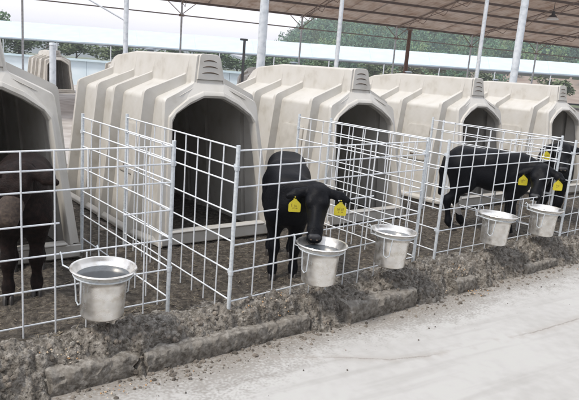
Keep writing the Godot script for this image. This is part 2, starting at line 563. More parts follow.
# ------------------------------------------------------------------ surface nets over smooth-joined tapered capsules
func sdf_mesh(bones: Array, cell: float, k: float, mb: MB):
	var lo := Vector3(1e9, 1e9, 1e9)
	var hi := -lo
	var mg := 4.5 / k
	for b in bones:
		var r: float = maxf(b[2], b[3]) + mg + cell
		for q in [b[0], b[1]]:
			lo = lo.min(q - Vector3.ONE * r)
			hi = hi.max(q + Vector3.ONE * r)
	var nx := int(ceil((hi.x - lo.x) / cell)) + 2
	var ny := int(ceil((hi.y - lo.y) / cell)) + 2
	var nz := int(ceil((hi.z - lo.z) / cell)) + 2
	var f := PackedFloat32Array()
	f.resize(nx * ny * nz)
	for b in bones:
		var a: Vector3 = b[0]
		var ab: Vector3 = b[1] - b[0]
		var ll := maxf(ab.length_squared(), 1e-9)
		var ra: float = b[2]
		var rb: float = b[3]
		var r := maxf(ra, rb) + mg
		var blo: Vector3 = ((a.min(b[1]) - Vector3.ONE * r - lo) / cell).floor()
		var bhi: Vector3 = ((a.max(b[1]) + Vector3.ONE * r - lo) / cell).ceil()
		for z in range(maxi(0, int(blo.z)), mini(nz - 1, int(bhi.z)) + 1):
			for y in range(maxi(0, int(blo.y)), mini(ny - 1, int(bhi.y)) + 1):
				var i := (z * ny + y) * nx
				for x in range(maxi(0, int(blo.x)), mini(nx - 1, int(bhi.x)) + 1):
					var p := lo + Vector3(x, y, z) * cell - a
					var u := clampf(p.dot(ab) / ll, 0.0, 1.0)
					var dd := (p - ab * u).length() - ra - (rb - ra) * u
					if dd < mg: f[i + x] += exp(-k * dd)
	var sy := nx
	var sz := nx * ny
	var vid := {}
	var offs := [0, 1, sy, sy + 1, sz, sz + 1, sz + sy, sz + sy + 1]
	var edges := [[0, 1], [2, 3], [4, 5], [6, 7], [0, 2], [1, 3], [4, 6], [5, 7], [0, 4], [1, 5], [2, 6], [3, 7]]
	var cpos := [Vector3(0, 0, 0), Vector3(1, 0, 0), Vector3(0, 1, 0), Vector3(1, 1, 0), Vector3(0, 0, 1), Vector3(1, 0, 1), Vector3(0, 1, 1), Vector3(1, 1, 1)]
	var get_v := func(ci: int) -> int:
		if vid.has(ci): return vid[ci]
		var s := Vector3.ZERO
		var n := 0
		for e in edges:
			var fa := -log(maxf(f[ci + offs[e[0]]], 1e-6))
			var fb := -log(maxf(f[ci + offs[e[1]]], 1e-6))
			if (fa < 0.0) != (fb < 0.0):
				var u: float = fa / (fa - fb)
				s += cpos[e[0]].lerp(cpos[e[1]], u)
				n += 1
		var x := ci % nx
		var y := (ci / nx) % ny
		var z := ci / sz
		var id := mb.vert(lo + (Vector3(x, y, z) + s / maxi(n, 1)) * cell)
		vid[ci] = id
		return id
	for z in range(1, nz - 1):
		for y in range(1, ny - 1):
			var row := (z * ny + y) * nx
			for x in range(1, nx - 1):
				var i := row + x
				var ins := f[i] > 1.0
				if ins != (f[i + 1] > 1.0):
					var q := [get_v.call(i - sy - sz), get_v.call(i - sz), get_v.call(i), get_v.call(i - sy)]
					if ins: mb.quad(q[0], q[3], q[2], q[1])
					else: mb.quad(q[0], q[1], q[2], q[3])
				if ins != (f[i + sy] > 1.0):
					var q := [get_v.call(i - 1 - sz), get_v.call(i - sz), get_v.call(i), get_v.call(i - 1)]
					if ins: mb.quad(q[0], q[1], q[2], q[3])
					else: mb.quad(q[0], q[3], q[2], q[1])
				if ins != (f[i + sz] > 1.0):
					var q := [get_v.call(i - 1 - sy), get_v.call(i - sy), get_v.call(i), get_v.call(i - 1)]
					if ins: mb.quad(q[0], q[3], q[2], q[1])
					else: mb.quad(q[0], q[1], q[2], q[3])

# ------------------------------------------------------------------ calves
# local frame: +x forward, +y up, +z its right side
func make_calf(label: String, at: Vector3, heading: Vector2, coat: Material, poll_w: Vector3, muzzle_w: Vector3, o := {}) -> Node3D:
	var turn := atan2(-heading.y, heading.x)
	var t := thing("calf", label, "calf", at, turn, "calves in the wire pens")
	t.scale = Vector3.ONE * o.get("scale", 1.0)
	var inv := t.transform.affine_inverse()
	var poll := inv * poll_w
	var muz := inv * muzzle_w
	var hunch: float = o.get("hunch", 0.0)
	var B := []
	# trunk: deep chest, tucked belly, sloping rump
	for s in [-1, 1]:
		B.append([Vector3(-.30, .735 + hunch, s * .045), Vector3(.0, .715 + hunch * .6, s * .05), .105, .115])
		B.append([Vector3(.0, .715 + hunch * .6, s * .05), Vector3(.26, .72, s * .035), .115, .10])
		B.append([Vector3(-.27, .63, s * .05), Vector3(.0, .585, s * .055), .11, .125])
		B.append([Vector3(.0, .585, s * .055), Vector3(.24, .57, s * .04), .125, .11])
		B.append([Vector3(-.30, .735 + hunch, s * .06), Vector3(-.40, .69 + hunch * .5, s * .05), .075, .06])
		# hind leg: hip, stifle, hock, fetlock, toe
		var st: float = o.get("hind_%d" % s, 0.0)
		B.append([Vector3(-.31, .66, s * .085), Vector3(-.22, .49, s * .10), .105, .072])
		B.append([Vector3(-.36, .64, s * .08), Vector3(-.33, .46, s * .09), .075, .05])
		B.append([Vector3(-.23, .49, s * .10), Vector3(-.385 + st * .6, .305, s * .09), .062, .034])
		B.append([Vector3(-.395 + st * .6, .315, s * .09), Vector3(-.35 + st, .09, s * .09), .031, .023])
		B.append([Vector3(-.35 + st, .09, s * .09), Vector3(-.315 + st, .045, s * .09), .027, .026])
		# foreleg: shoulder, elbow, knee, fetlock, toe
		var sf: float = o.get("fore_%d" % s, 0.0)
		B.append([Vector3(.24, .64, s * .085), Vector3(.27, .52, s * .085), .085, .07])
		B.append([Vector3(.26, .53, s * .085), Vector3(.215 + sf * .2, .42, s * .085), .068, .047])
		B.append([Vector3(.215 + sf * .2, .42, s * .085), Vector3(.23 + sf * .6, .255, s * .08), .046, .034])
		B.append([Vector3(.23 + sf * .6, .255, s * .08), Vector3(.225 + sf, .095, s * .08), .031, .023])
		B.append([Vector3(.225 + sf, .095, s * .08), Vector3(.25 + sf, .045, s * .08), .027, .026])
	B.append([Vector3(.26, .55, 0), Vector3(.33, .60, 0), .10, .075])
	# tail
	B.append([Vector3(-.43, .73 + hunch * .5, 0), Vector3(-.475, .58, .01), .028, .018])
	B.append([Vector3(-.475, .58, .01), Vector3(-.465, .36, .02), .016, .024])
	# neck from the withers to behind the poll
	var hf := (muz - poll).normalized()
	var up := Vector3.UP
	if absf(hf.dot(up)) > .93: up = Vector3(1, .3, 0).normalized()
	var hu := (up - hf * up.dot(hf)).normalized()
	var hs := hf.cross(hu).normalized()
	var nb := poll - hf * .02 - hu * .03
	B.append([Vector3(.25, .73, 0), nb, .095, .068])
	B.append([Vector3(.28, .63, 0), nb - hu * .03 + hf * .02, .10, .062])
	var mb := MB.new()
	sdf_mesh(B, .0125, 45.0, mb)
	# head on a grid of its own
	var L := poll.distance_to(muz)
	var Hd := []
	Hd.append([nb, poll + hf * .03, .066, .066])
	for s in [-1, 1]:
		Hd.append([poll + hs * s * .03, poll + hf * .10 + hs * s * .036 + hu * .004, .046, .046])
		Hd.append([poll + hf * .09 + hs * s * .036 - hu * .04, poll + hf * (L * .72) + hs * s * .018 - hu * .035, .042, .032])
		Hd.append([poll + hf * (L * .80) + hs * s * .020 - hu * .014, poll + hf * (L * .97) + hs * s * .022 - hu * .016, .034, .031])
		# brow and ear
		Hd.append([poll + hf * .085 + hs * s * .055 + hu * .018, poll + hf * .115 + hs * s * .056 + hu * .014, .022, .020])
		var eb: Vector3 = poll + hs * s * .065 - hf * .005 + hu * .005
		var ed: Vector3 = (hs * s + o.get("ear_%d" % s, Vector3(0, -.15, 0)) + hf * o.get("ear_fwd", 0.0)).normalized()
		var ew := (hf * -1.0 + hu * .2 - ed * (hf * -1.0 + hu * .2).dot(ed)).normalized()
		Hd.append([eb, eb + ed * .05, .024, .022])
		for q in [-1, 0, 1]:
			Hd.append([eb + ed * .045 + ew * q * .012, eb + ed * .10 + ew * q * .021, .013, .013])
			Hd.append([eb + ed * .10 + ew * q * .021, eb + ed * .158 + ew * q * .004, .013, .008])
	Hd.append([poll + hf * .06 - hu * .01, poll + hf * (L * .8) - hu * .008, .052, .036])
	Hd.append([poll + hf * .05 - hu * .06, poll + hf * (L * .9) - hu * .045, .048, .026])
	sdf_mesh(Hd, .0055, 95.0, mb)
	mi("body", mb.commit(180), coat, t)
	for s in [-1, 1]:
		# hooves, in two claws
		for hp in [Vector3(-.30 + o.get("hind_%d" % s, 0.0), 0, s * .09), Vector3(.265 + o.get("fore_%d" % s, 0.0), 0, s * .08)]:
			var hm := MB.new()
			for c in [-1, 1]:
				var rows := []
				for lv in [[.0, .030, .017], [.02, .029, .017], [.045, .022, .015], [.055, .012, .01]]:
					var ring := PackedVector3Array()
					for kk in 10:
						var a := TAU * kk / 10
						ring.append(hp + Vector3(cos(a) * lv[1] + (.012 if cos(a) > 0 else 0.0) * cos(a) - lv[0] * .35, lv[0] + .004, c * .0165 + sin(a) * lv[2]))
					rows.append(ring)
				hm.grid(rows, true)
				hm.fan(rows[0], hp + Vector3(0, .004, c * .0165))
				hm.fan(rows[3], hp + Vector3(-.02, .06, c * .0165), true)
			mi("hoof", hm.commit(60), M.hoof, t)
		var em := SphereMesh.new()
		em.radius = .0155; em.height = .031; em.radial_segments = 16; em.rings = 8
		mi("eye", em, M.eye, t, Transform3D(Basis.IDENTITY, poll + hf * .103 + hs * s * .067 + hu * .004))
	# nose pad with nostrils
	var nm := MB.new()
	var NB := [[muz - hf * .012 - hs * .018 - hu * .008, muz - hf * .012 + hs * .018 - hu * .008, .030, .030]]
	sdf_mesh(NB, .006, 95.0, nm)
	var nose := mi("nose", nm.commit(180), o.get("nose_mat", M.nose), t)
	for s in [-1, 1]:
		var sm := SphereMesh.new()
		sm.radius = .008; sm.height = .012; sm.radial_segments = 10; sm.rings = 5
		mi("nostril", sm, M.slot, nose, Transform3D(Basis.IDENTITY, muz + hf * .013 + hs * s * .020 + hu * .003))
	if o.has("muzzle_mat"):
		var zm := MB.new()
		var ZB := []
		for s in [-1, 1]:
			ZB.append([poll + hf * (L * .66) + hs * s * .020 - hu * .016, poll + hf * (L * .96) + hs * s * .023 - hu * .016, .046, .038])
		ZB.append([poll + hf * (L * .66) - hu * .045, poll + hf * (L * .9) - hu * .045, .042, .032])
		ZB.append([poll + hf * (L * .64) - hu * .008, poll + hf * (L * .82) - hu * .008, .048, .044])
		sdf_mesh(ZB, .006, 80.0, zm)
		mi("pale_muzzle", zm.commit(180), o.muzzle_mat, t)
	# yellow ear tags
	for s in o.get("tags", []):
		var ed: Vector3 = (hs * s + o.get("ear_%d" % s, Vector3(0, -.15, 0)) + hf * o.get("ear_fwd", 0.0)).normalized()
		var p: Vector3 = poll + hs * s * .065 + ed * .105 + hf * .012
		var face: Vector3 = o.get("tag_face_%d" % s, hf)
		face = (inv.basis * face) if o.has("tag_face_%d" % s) else face
		face = Vector3(face.x, 0, face.z).normalized()
		var sx := Vector3.UP.cross(face).normalized()
		var dn := Vector3.DOWN
		var ol := [Vector2(-.008, .012), Vector2(.008, .012), Vector2(.010, -.018), Vector2(.036, -.042), Vector2(.039, -.052), Vector2(.039, -.092), Vector2(.034, -.098), Vector2(-.034, -.098), Vector2(-.039, -.092), Vector2(-.039, -.052), Vector2(-.036, -.042), Vector2(-.010, -.018)]
		var tm := MB.new()
		var fr := PackedVector3Array(); var bk := PackedVector3Array()
		for q in ol:
			fr.append(p + (sx * q.x - dn * q.y) * 1.12 + face * .0175)
			bk.append(p + (sx * q.x - dn * q.y) * 1.12 + face * .0145)
		tm.grid([fr, bk], true)
		tm.fan(fr, p + dn * .05 + face * .0175)
		tm.fan(bk, p + dn * .05 + face * .0145, true)
		var tg := mi("ear_tag", tm.commit(30), M.tag, t)
		var sm2 := SphereMesh.new()
		sm2.radius = .007; sm2.height = .012; sm2.radial_segments = 10; sm2.rings = 5
		mi("stud", sm2, M.tag, tg, Transform3D(Basis.IDENTITY, p + face * .019))
		var pm := MB.new()
		# worn ink strokes, too small to read
		for q in [[-.020, -.062, .004, .020, .1], [-.011, -.066, .005, .014, .0], [-.001, -.060, .004, .022, -.1], [.009, -.064, .006, .016, .1], [.019, -.062, .004, .020, .0], [-.010, -.084, .014, .005, .1], [.012, -.083, .010, .005, -.1]]:
			var bs := Basis(sx, -dn, face) * Basis(Vector3(0, 0, 1), q[4])
			if rng.randf() < .2: continue
			pm.box(p + sx * (q[0] + rng.randf_range(-.003, .003)) - dn * (q[1] + rng.randf_range(-.004, .004)) + face * .0177, Vector3(q[2] * rng.randf_range(.6, 1.5), q[3] * rng.randf_range(.6, 1.2), .001), 0.0, bs)
		mi("worn_print", pm.commit(30), M.tag_print, tg)
	if o.has("white_leg"):
		var wl: float = o.white_leg
		var st: float = o.get("hind_%d" % int(wl), 0.0)
		var wm := MB.new()
		sdf_mesh([[Vector3(-.385 + st * .7, .27, wl * .09), Vector3(-.35 + st, .10, wl * .09), .0335, .0275]], .006, 95.0, wm)
		mi("white_shank_hair", wm.commit(180), M.white_hair, t)
	return t

# ------------------------------------------------------------------ dirt bank height
var nz1 := FastNoiseLite.new()
var nz2 := FastNoiseLite.new()
var nz3 := FastNoiseLite.new()
var nz4 := FastNoiseLite.new()
var nz5 := FastNoiseLite.new()
# kerb blocks: x0, x1, face z, top y
const KERB := [[-.9, .60, -2.70, -.03], [.84, 1.28, -2.735, -.015], [1.33, 2.47, -2.715, -.025], [2.78, 3.48, -2.665, .005], [3.98, 4.24, -2.68, -.02], [5.05, 5.62, -2.70, -.05], [6.35, 7.3, -2.71, -.04]]
func block_at(x: float) -> Vector2:
	var w := 0.0
	var face := -2.70
	for b in KERB:
		var k: float = smoothstep(b[0] - .03, b[0] + .02, x) * (1.0 - smoothstep(b[1] - .02, b[1] + .03, x))
		if k > w:
			w = k
			face = b[2]
	return Vector2(w, face)
func bank_y(x: float, z: float) -> float:
	var n1 := nz1.get_noise_2d(x, z)
	var n2 := nz2.get_noise_2d(x, z)
	var n3 := nz3.get_noise_2d(x, z)
	var bl := block_at(x)
	var blk := bl.x
	var edge := lerpf(-2.645 - .05 * n1 + .06 * n2, bl.y - .012 + .045 * n2, blk)
	var w := lerpf(.20 + .05 * n1, .085, blk)
	var s := smoothstep(0.0, 1.0, (edge - z) / w)
	var crest := exp(-pow((z + 2.93) / .16, 2.0))
	var rough := .24 + .76 * exp(-pow((z + 2.86) / .22, 2.0))
	var y := lerpf(-.145, .0, s)
	y += s * (crest * (.05 + .06 * n1) + rough * (.055 * n2 + .013 * n3 + .009 * nz4.get_noise_2d(x, z) + .009 * nz5.get_noise_2d(x, z)) + .02 * n1)
	# trampled hollow inside the pens
	y -= s * .03 * smoothstep(-3.1, -3.4, z)
	return y
func build_ground():
	nz1.seed = 101; nz1.frequency = 1.3; nz1.fractal_octaves = 3
	nz2.seed = 102; nz2.frequency = 7.0; nz2.fractal_octaves = 4
	nz3.seed = 103; nz3.frequency = 20.0; nz3.fractal_type = FastNoiseLite.FRACTAL_NONE; nz3.noise_type = FastNoiseLite.TYPE_CELLULAR; nz3.cellular_return_type = FastNoiseLite.RETURN_CELL_VALUE; nz3.domain_warp_enabled = true; nz3.domain_warp_amplitude = .03; nz3.domain_warp_frequency = 12.0
	nz4.seed = 104; nz4.frequency = 46.0; nz4.fractal_type = FastNoiseLite.FRACTAL_NONE; nz4.noise_type = FastNoiseLite.TYPE_CELLULAR; nz4.cellular_return_type = FastNoiseLite.RETURN_CELL_VALUE
	nz5.seed = 105; nz5.frequency = 75.0; nz5.fractal_octaves = 2
	# ground to the horizon
	var mb := MB.new()
	mb.face([Vector3(-900, -.18, 300), Vector3(-900, -.18, -900), Vector3(900, -.18, -900), Vector3(900, -.18, 300)])
	struct("ground", mb.commit(10), M.grass)
	# yard soil under hutches and shed
	mb = MB.new()
	mb.box(Vector3(20, -.11, -34), Vector3(110, .16, 58.9))
	struct("yard", mb.commit(10), M.yard)
	# pale trodden floor under the shed and the lane beyond it
	mb = MB.new()
	mb.face([sp(-16, 9.0, -.026), sp(-16, 44, -.026), sp(48, 44, -.026), sp(48, 9.0, -.026)])
	struct("shed_floor", mb.commit(10), M.shed_floor)
	# dirt bank and pen floors
	var xs := []
	var x := -1.6
	while x < 0.2:
		xs.append(x); x += .03
	while x < 6.6:
		xs.append(x); x += .0085
	while x < 9.0:
		xs.append(x); x += .02
	while x < 24.0:
		xs.append(x); x += .06
	var zs := []
	var z := -2.42
	while z > -3.30:
		zs.append(z); z -= .0085
	while z > -4.5:
		zs.append(z); z -= .022
	while z > -7.2:
		zs.append(z); z -= .06
	var v := PackedVector3Array()
	var uv := PackedVector2Array()
	for zz in zs:
		for xx in xs:
			v.append(Vector3(xx, bank_y(xx, zz), zz))
	var n: int = xs.size()
	var idx := PackedInt32Array()
	for i in zs.size() - 1:
		for j in n - 1:
			var a := i * n + j
			idx.append_array([a, a + n, a + 1, a + 1, a + n, a + n + 1])
	var nrm := PackedVector3Array(); nrm.resize(v.size())
	for i in zs.size():
		for j in n:
			var a := v[i * n + maxi(j - 1, 0)]; var b := v[i * n + mini(j + 1, n - 1)]
			var c := v[maxi(i - 1, 0) * n + j]; var d := v[mini(i + 1, zs.size() - 1) * n + j]
			nrm[i * n + j] = (c - d).cross(b - a).normalized()
	var arr := []
	arr.resize(Mesh.ARRAY_MAX)
	arr[Mesh.ARRAY_VERTEX] = v; arr[Mesh.ARRAY_NORMAL] = nrm; arr[Mesh.ARRAY_INDEX] = idx
	var am := ArrayMesh.new()
	am.add_surface_from_arrays(Mesh.PRIMITIVE_TRIANGLES, arr)
	struct("dirt_bank", am, M.dirt)
	var fx := []
	x = -1.6
	while x < 9.0:
		fx.append(x); x += .02
	while x < 24.0:
		fx.append(x); x += .1
	var fz := []
	z = -2.95
	while z > -4.6:
		fz.append(z); z -= .02
	while z > -7.1:
		fz.append(z); z -= .08
	var fm := MB.new()
	var rows := []
	for zz in fz:
		var ring := PackedVector3Array()
		for xx in fx:
			var cover := smoothstep(-3.0, -3.28, zz + .10 * nz1.get_noise_2d(xx * 2.0, zz) + .10 * nz2.get_noise_2d(xx, zz))
			ring.append(Vector3(xx, bank_y(xx, zz) - .022 + .034 * cover + .006 * nz5.get_noise_2d(xx * .6, zz * .6), zz))
		rows.append(ring)
	v = PackedVector3Array(); idx = PackedInt32Array(); nrm = PackedVector3Array()
	n = fx.size()
	for r in rows: v.append_array(r)
	nrm.resize(v.size())
	for i in fz.size():
		for j in n:
			var a := v[i * n + maxi(j - 1, 0)]; var b := v[i * n + mini(j + 1, n - 1)]
			var c := v[maxi(i - 1, 0) * n + j]; var d := v[mini(i + 1, fz.size() - 1) * n + j]
			nrm[i * n + j] = (c - d).cross(b - a).normalized()
			if i < fz.size() - 1 and j < n - 1:
				var q: int = i * n + j
				idx.append_array([q, q + n, q + 1, q + 1, q + n, q + n + 1])
	arr = []
	arr.resize(Mesh.ARRAY_MAX)
	arr[Mesh.ARRAY_VERTEX] = v; arr[Mesh.ARRAY_NORMAL] = nrm; arr[Mesh.ARRAY_INDEX] = idx
	am = ArrayMesh.new()
	am.add_surface_from_arrays(Mesh.PRIMITIVE_TRIANGLES, arr)
	struct("pen_floor", am, M.pen_floor)

func build_alley():
	# limewashed concrete lane with wear, a crack and spilled dirt, as a computed print on the slab
	var W := 1920; var Hh := 800
	var x0 := -2.0; var x1 := 10.0; var z0 := -2.9; var z1 := 2.1
	var img := Image.create(W, Hh, false, Image.FORMAT_RGB8)
	var a := FastNoiseLite.new(); a.seed = 41; a.frequency = .9; a.fractal_octaves = 5
	var b := FastNoiseLite.new(); b.seed = 42; b.frequency = 9.0; b.fractal_octaves = 4
	var c := FastNoiseLite.new(); c.seed = 43; c.frequency = 45.0; c.fractal_octaves = 2
	var crack := [Vector2(1.9, -2.62), Vector2(2.13, -2.49), Vector2(2.40, -2.34), Vector2(2.64, -2.17), Vector2(2.90, -2.08), Vector2(3.26, -2.04), Vector2(3.59, -1.99), Vector2(3.91, -1.94), Vector2(4.6, -1.9)]
	var clean := Color(.49, .48, .462)
	var grey := Color(.33, .315, .295)
	var dirt := Color(.20, .18, .155)
	var brown := Color(.36, .32, .285)
	for j in Hh:
		var z := lerpf(z0, z1, (j + .5) / Hh)
		for i in W:
			var x := lerpf(x0, x1, (i + .5) / W)
			var na := a.get_noise_2d(x, z); var nb := b.get_noise_2d(x, z)
			var nc := c.get_noise_2d(x, z)
			var col := clean.lerp(grey, clampf(.10 + .35 * na + .25 * nb, 0, .6))
			var sk := a.get_noise_2d(x * .35 + z * .9 + 50.0, (z - x * .12) * 7.0)
			col = col.lerp(grey, clampf(sk * .9 - .12, 0, .35))
			# spilled dirt thins out away from the kerb
			var dk := (-2.64 - z) * -1.0
			var sp := smoothstep(.55, -.05, dk + na * .22)
			var grain := clampf((nb * .5 + nc * .8 + sp * 1.1 - .40) * 1.5, 0, 1)
			col = col.lerp(dirt, grain * clampf(sp * 1.5, 0, 1) * .6)
			# dust trodden down at the kerb's foot, grainy and patchy
			var fd := smoothstep(.20, -.02, dk + na * .12 + nb * .07 + nc * .05)
			col = col.lerp(Color(.24, .215, .185), fd * clampf(.75 + nc * .8, 0, 1))
			# stained band by the crack
			var dist := 9.0
			if z < -1.5:
				for q in crack.size() - 1:
					if x > crack[q].x and x <= crack[q + 1].x:
						var u: float = (x - crack[q].x) / (crack[q + 1].x - crack[q].x)
						dist = absf(z - lerpf(crack[q].y, crack[q + 1].y, u) - .008 * nb)
			if dist < .3:
				col = col.lerp(brown, clampf((.06 - dist) / .06, 0, 1) * clampf(.15 + na + nb * .8, 0, .4))
				if dist < .006: col = col.lerp(dirt, clampf(.15 + na, 0, .5))
			img.set_pixel(i, j, col.linear_to_srgb())
	img.generate_mipmaps()
	var m := StandardMaterial3D.new()
	m.albedo_texture = ImageTexture.create_from_image(img)
	m.roughness = .8
	m.normal_enabled = false
	var st := SurfaceTool.new()
	st.begin(Mesh.PRIMITIVE_TRIANGLES)
	var nn := FastNoiseLite.new(); nn.seed = 44; nn.frequency = .8
	var NX := 120; var NZ := 50
	for j in NZ + 1:
		for i in NX + 1:
			var u := float(i) / NX; var w := float(j) / NZ
			var p := Vector3(lerpf(x0, x1, u), 0, lerpf(z0, z1, w))
			p.y = -.13 + .004 * nn.get_noise_2d(p.x, p.z)
			st.set_uv(Vector2(u, w))
			st.add_vertex(p)
	for j in NZ:
		for i in NX:
			var q := j * (NX + 1) + i
			for k in [q, q + 1, q + NX + 1, q + 1, q + NX + 2, q + NX + 1]: st.add_index(k)
	st.generate_normals()
	struct("concrete_lane", st.commit(), m)
	# the lane goes on past the worn stretch
	var m2 := tmat(ntex(45, .01, [lin(.38, .37, .35), lin(.47, .455, .435), lin(.51, .495, .475)], [.1, .5, .9]), .3, .85)
	var mb := MB.new()
	for r in [[-30.0, x0, -2.75, 2.1], [x1, 60.0, -2.75, 2.1], [-30.0, 60.0, 2.1, 9.0]]:
		mb.face([Vector3(r[0], -.131, r[3]), Vector3(r[0], -.131, r[2]), Vector3(r[1], -.131, r[2]), Vector3(r[1], -.131, r[3])])
	struct("lane_slab", mb.commit(10), m2)

func build_kerb():
	var k := Node3D.new()
	k.name = "kerb"
	add_child(k)
	k.set_meta("kind", "structure")
	var nn := FastNoiseLite.new(); nn.seed = 51; nn.frequency = 3.0; nn.fractal_octaves = 3
	var n2 := FastNoiseLite.new(); n2.seed = 52; n2.frequency = 18.0; n2.fractal_octaves = 5
	for b in KERB:
		# cast block: straight face, chipped arris, broken ends
		var mb := MB.new()
		var L: float = b[1] - b[0]
		var nx := int(L / .012)
		var prof := [Vector2(.0, -.16), Vector2(.0, -.12), Vector2(.0, -.09), Vector2(.0, -.06), Vector2(-.001, -.035), Vector2(-.003, -.018), Vector2(-.010, -.006), Vector2(-.022, .0), Vector2(-.05, .002), Vector2(-.09, .001), Vector2(-.16, .0), Vector2(-.17, -.15)]
		var rows := []
		for i in nx + 1:
			var u := float(i) / nx
			var ring := PackedVector3Array()
			for q in prof.size():
				var p: Vector2 = prof[q]
				# ends break off at a slant that changes with height
				var e0: float = .03 * nn.get_noise_2d(p.y * 4.0, b[0] * 9.0) + .012 * n2.get_noise_2d(p.y * 3.0, b[0])
				var e1: float = .03 * nn.get_noise_2d(p.y * 4.0, b[1] * 9.0) + .012 * n2.get_noise_2d(p.y * 3.0, b[1])
				var x: float = lerpf(b[0] + e0, b[1] + e1, u)
				var d: float = nn.get_noise_3d(x, p.y, b[0])
				var d2: float = n2.get_noise_3d(x, p.y, p.x)
				var chip: float = maxf(0.0, n2.get_noise_2d(x * .25, 3.0) - .08) * (1.0 if q >= 4 and q <= 8 else 0.0)
				ring.append(Vector3(x, b[3] + p.y + d2 * .009 - chip * .035 + .012 * d, b[2] + p.x + d * .014 + d2 * .011 - chip * .04))
			rows.append(ring)
		mb.grid(rows)
		mb.fan(rows[0], (rows[0][0] + rows[0][6] + rows[0][11]) / 3.0)
		mb.fan(rows[-1], (rows[-1][0] + rows[-1][6] + rows[-1][11]) / 3.0, true)
		mi("kerb_block", mb.commit(45), M.kerb, k)

func clod_mesh(sd: int) -> ArrayMesh:
	var r := RandomNumberGenerator.new(); r.seed = sd
	var mb := MB.new()
	var rows := []
	for i in 5:
		var ph := PI * i / 4.0
		var ring := PackedVector3Array()
		for j in 7:
			var a := TAU * j / 7
			var q := Vector3(sin(ph) * cos(a), cos(ph) * .75, sin(ph) * sin(a)) * r.randf_range(.75, 1.15)
			ring.append(q)
		rows.append(ring)
	for i in [0, 4]:
		for j in 7: rows[i][j] = Vector3(0, .7 if i == 0 else -.7, 0)
	mb.grid(rows, true)
	return mb.commit(12)
func scatter(called: String, label: String, category: String, mesh: Mesh, items: Array, m: Material):
	var mm := MultiMesh.new()
	mm.transform_format = MultiMesh.TRANSFORM_3D
	mm.use_colors = true
	mm.mesh = mesh
	mm.instance_count = items.size()
	for i in items.size():
		mm.set_instance_transform(i, items[i][0])
		mm.set_instance_color(i, items[i][1])
	var o := MultiMeshInstance3D.new()
	o.multimesh = mm
	o.material_override = m
	o.name = numbered(called)
	add_child(o)
	o.set_meta("kind", "stuff")
	o.set_meta("label", label)
	o.set_meta("category", category)
func rbasis(s: float) -> Basis:
	return Basis.from_euler(Vector3(rng.randf() * TAU, rng.randf() * TAU, rng.randf() * TAU)).scaled(Vector3(s, s, s) * 1.0)
func build_clods():
	var items := []
	for i in 9000:
		var x := rng.randf_range(-.2, 8.5)
		var z := -2.78 + rng.randfn(0, .13)
		if rng.randf() < .2: z = rng.randf_range(-3.0, -4.5)
		if z > -2.52: continue
		var s := pow(rng.randf(), 5.0) * .017 + .0025
		var g := rng.randf_range(.05, .12) if z < -3.0 else rng.randf_range(.09, .25)
		var c := Color(g * 1.08, g * .94, g * .79)
		if rng.randf() < .05: c = Color(.32, .30, .265)
		items.append([Transform3D(rbasis(s), Vector3(x, maxf(bank_y(x, z), -.13) - s * .1, z)), c])
	scatter("dirt_clods", "crumbly grey brown dirt clods along the broken kerb", "dirt", clod_mesh(1), items, M.clod)
	items = []
	for i in 550:
		var x := rng.randf_range(-.2, 8.0)
		var z := -2.66 + absf(rng.randfn(0, .20))
		if z > -1.9: continue
		var s := pow(rng.randf(), 5.0) * .006 + .0012
		var g := rng.randf_range(.06, .25)
		var c := Color(g * 1.06, g * .96, g * .86)
		var q := rng.randf()
		if q < .12: c = Color(.60, .57, .52)
		elif q < .2: c = Color(.42, .26, .15)
		items.append([Transform3D(rbasis(s), Vector3(x, -.128 + s * .3, z)), c])
	scatter("lane_grit", "loose grit and crumbs strewn on the pale lane beside the kerb", "grit", clod_mesh(2), items, M.clod)
	# spilled feed on the bank
	items = []
	for spot in [[2.28, -2.80, .07], [4.08, -2.76, .07], [2.15, -2.82, .10], [4.15, -2.62, .08], [.95, -2.85, .06], [1.15, -2.62, .07]]:
		for i in 28:
			var x: float = spot[0] + rng.randfn(0, spot[2])
			var z: float = spot[1] + rng.randfn(0, .03)
			var s := rng.randf_range(.002, .006)
			var q := rng.randf()
			var c := Color(.62, .50, .36)
			if q < .3: c = Color(.55, .32, .15)
			elif q < .5: c = Color(.70, .64, .55)
			items.append([Transform3D(rbasis(s), Vector3(x, maxf(bank_y(x, z), -.13) + .012, z)), c])
	scatter("spilled_feed", "scattered orange and cream feed crumbs on the dirt bank", "feed", clod_mesh(3), items, M.clod)
	# straw and trampled bits on the pen floors
	var bm := BoxMesh.new()
	bm.size = Vector3(1, .08, .08)
	items = []
	for i in 2600:
		var x := rng.randf_range(.2, 8.5)
		var z := rng.randf_range(-3.05, -4.6)
		var s := rng.randf_range(.015, .07)
		var g := rng.randf_range(.10, .30)
		var b := Basis.from_euler(Vector3(rng.randf_range(-.4, .4), rng.randf() * TAU, rng.randf_range(-.35, .35))).scaled(Vector3(s, minf(s, .03), minf(s, .03)))
		items.append([Transform3D(b, Vector3(x, bank_y(x, z) + .016, z)), Color(g * 1.1, g * .93, g * .68)])
	scatter("trampled_straw", "bits of trampled straw on the dark pen floors", "straw", bm, items, M.clod)

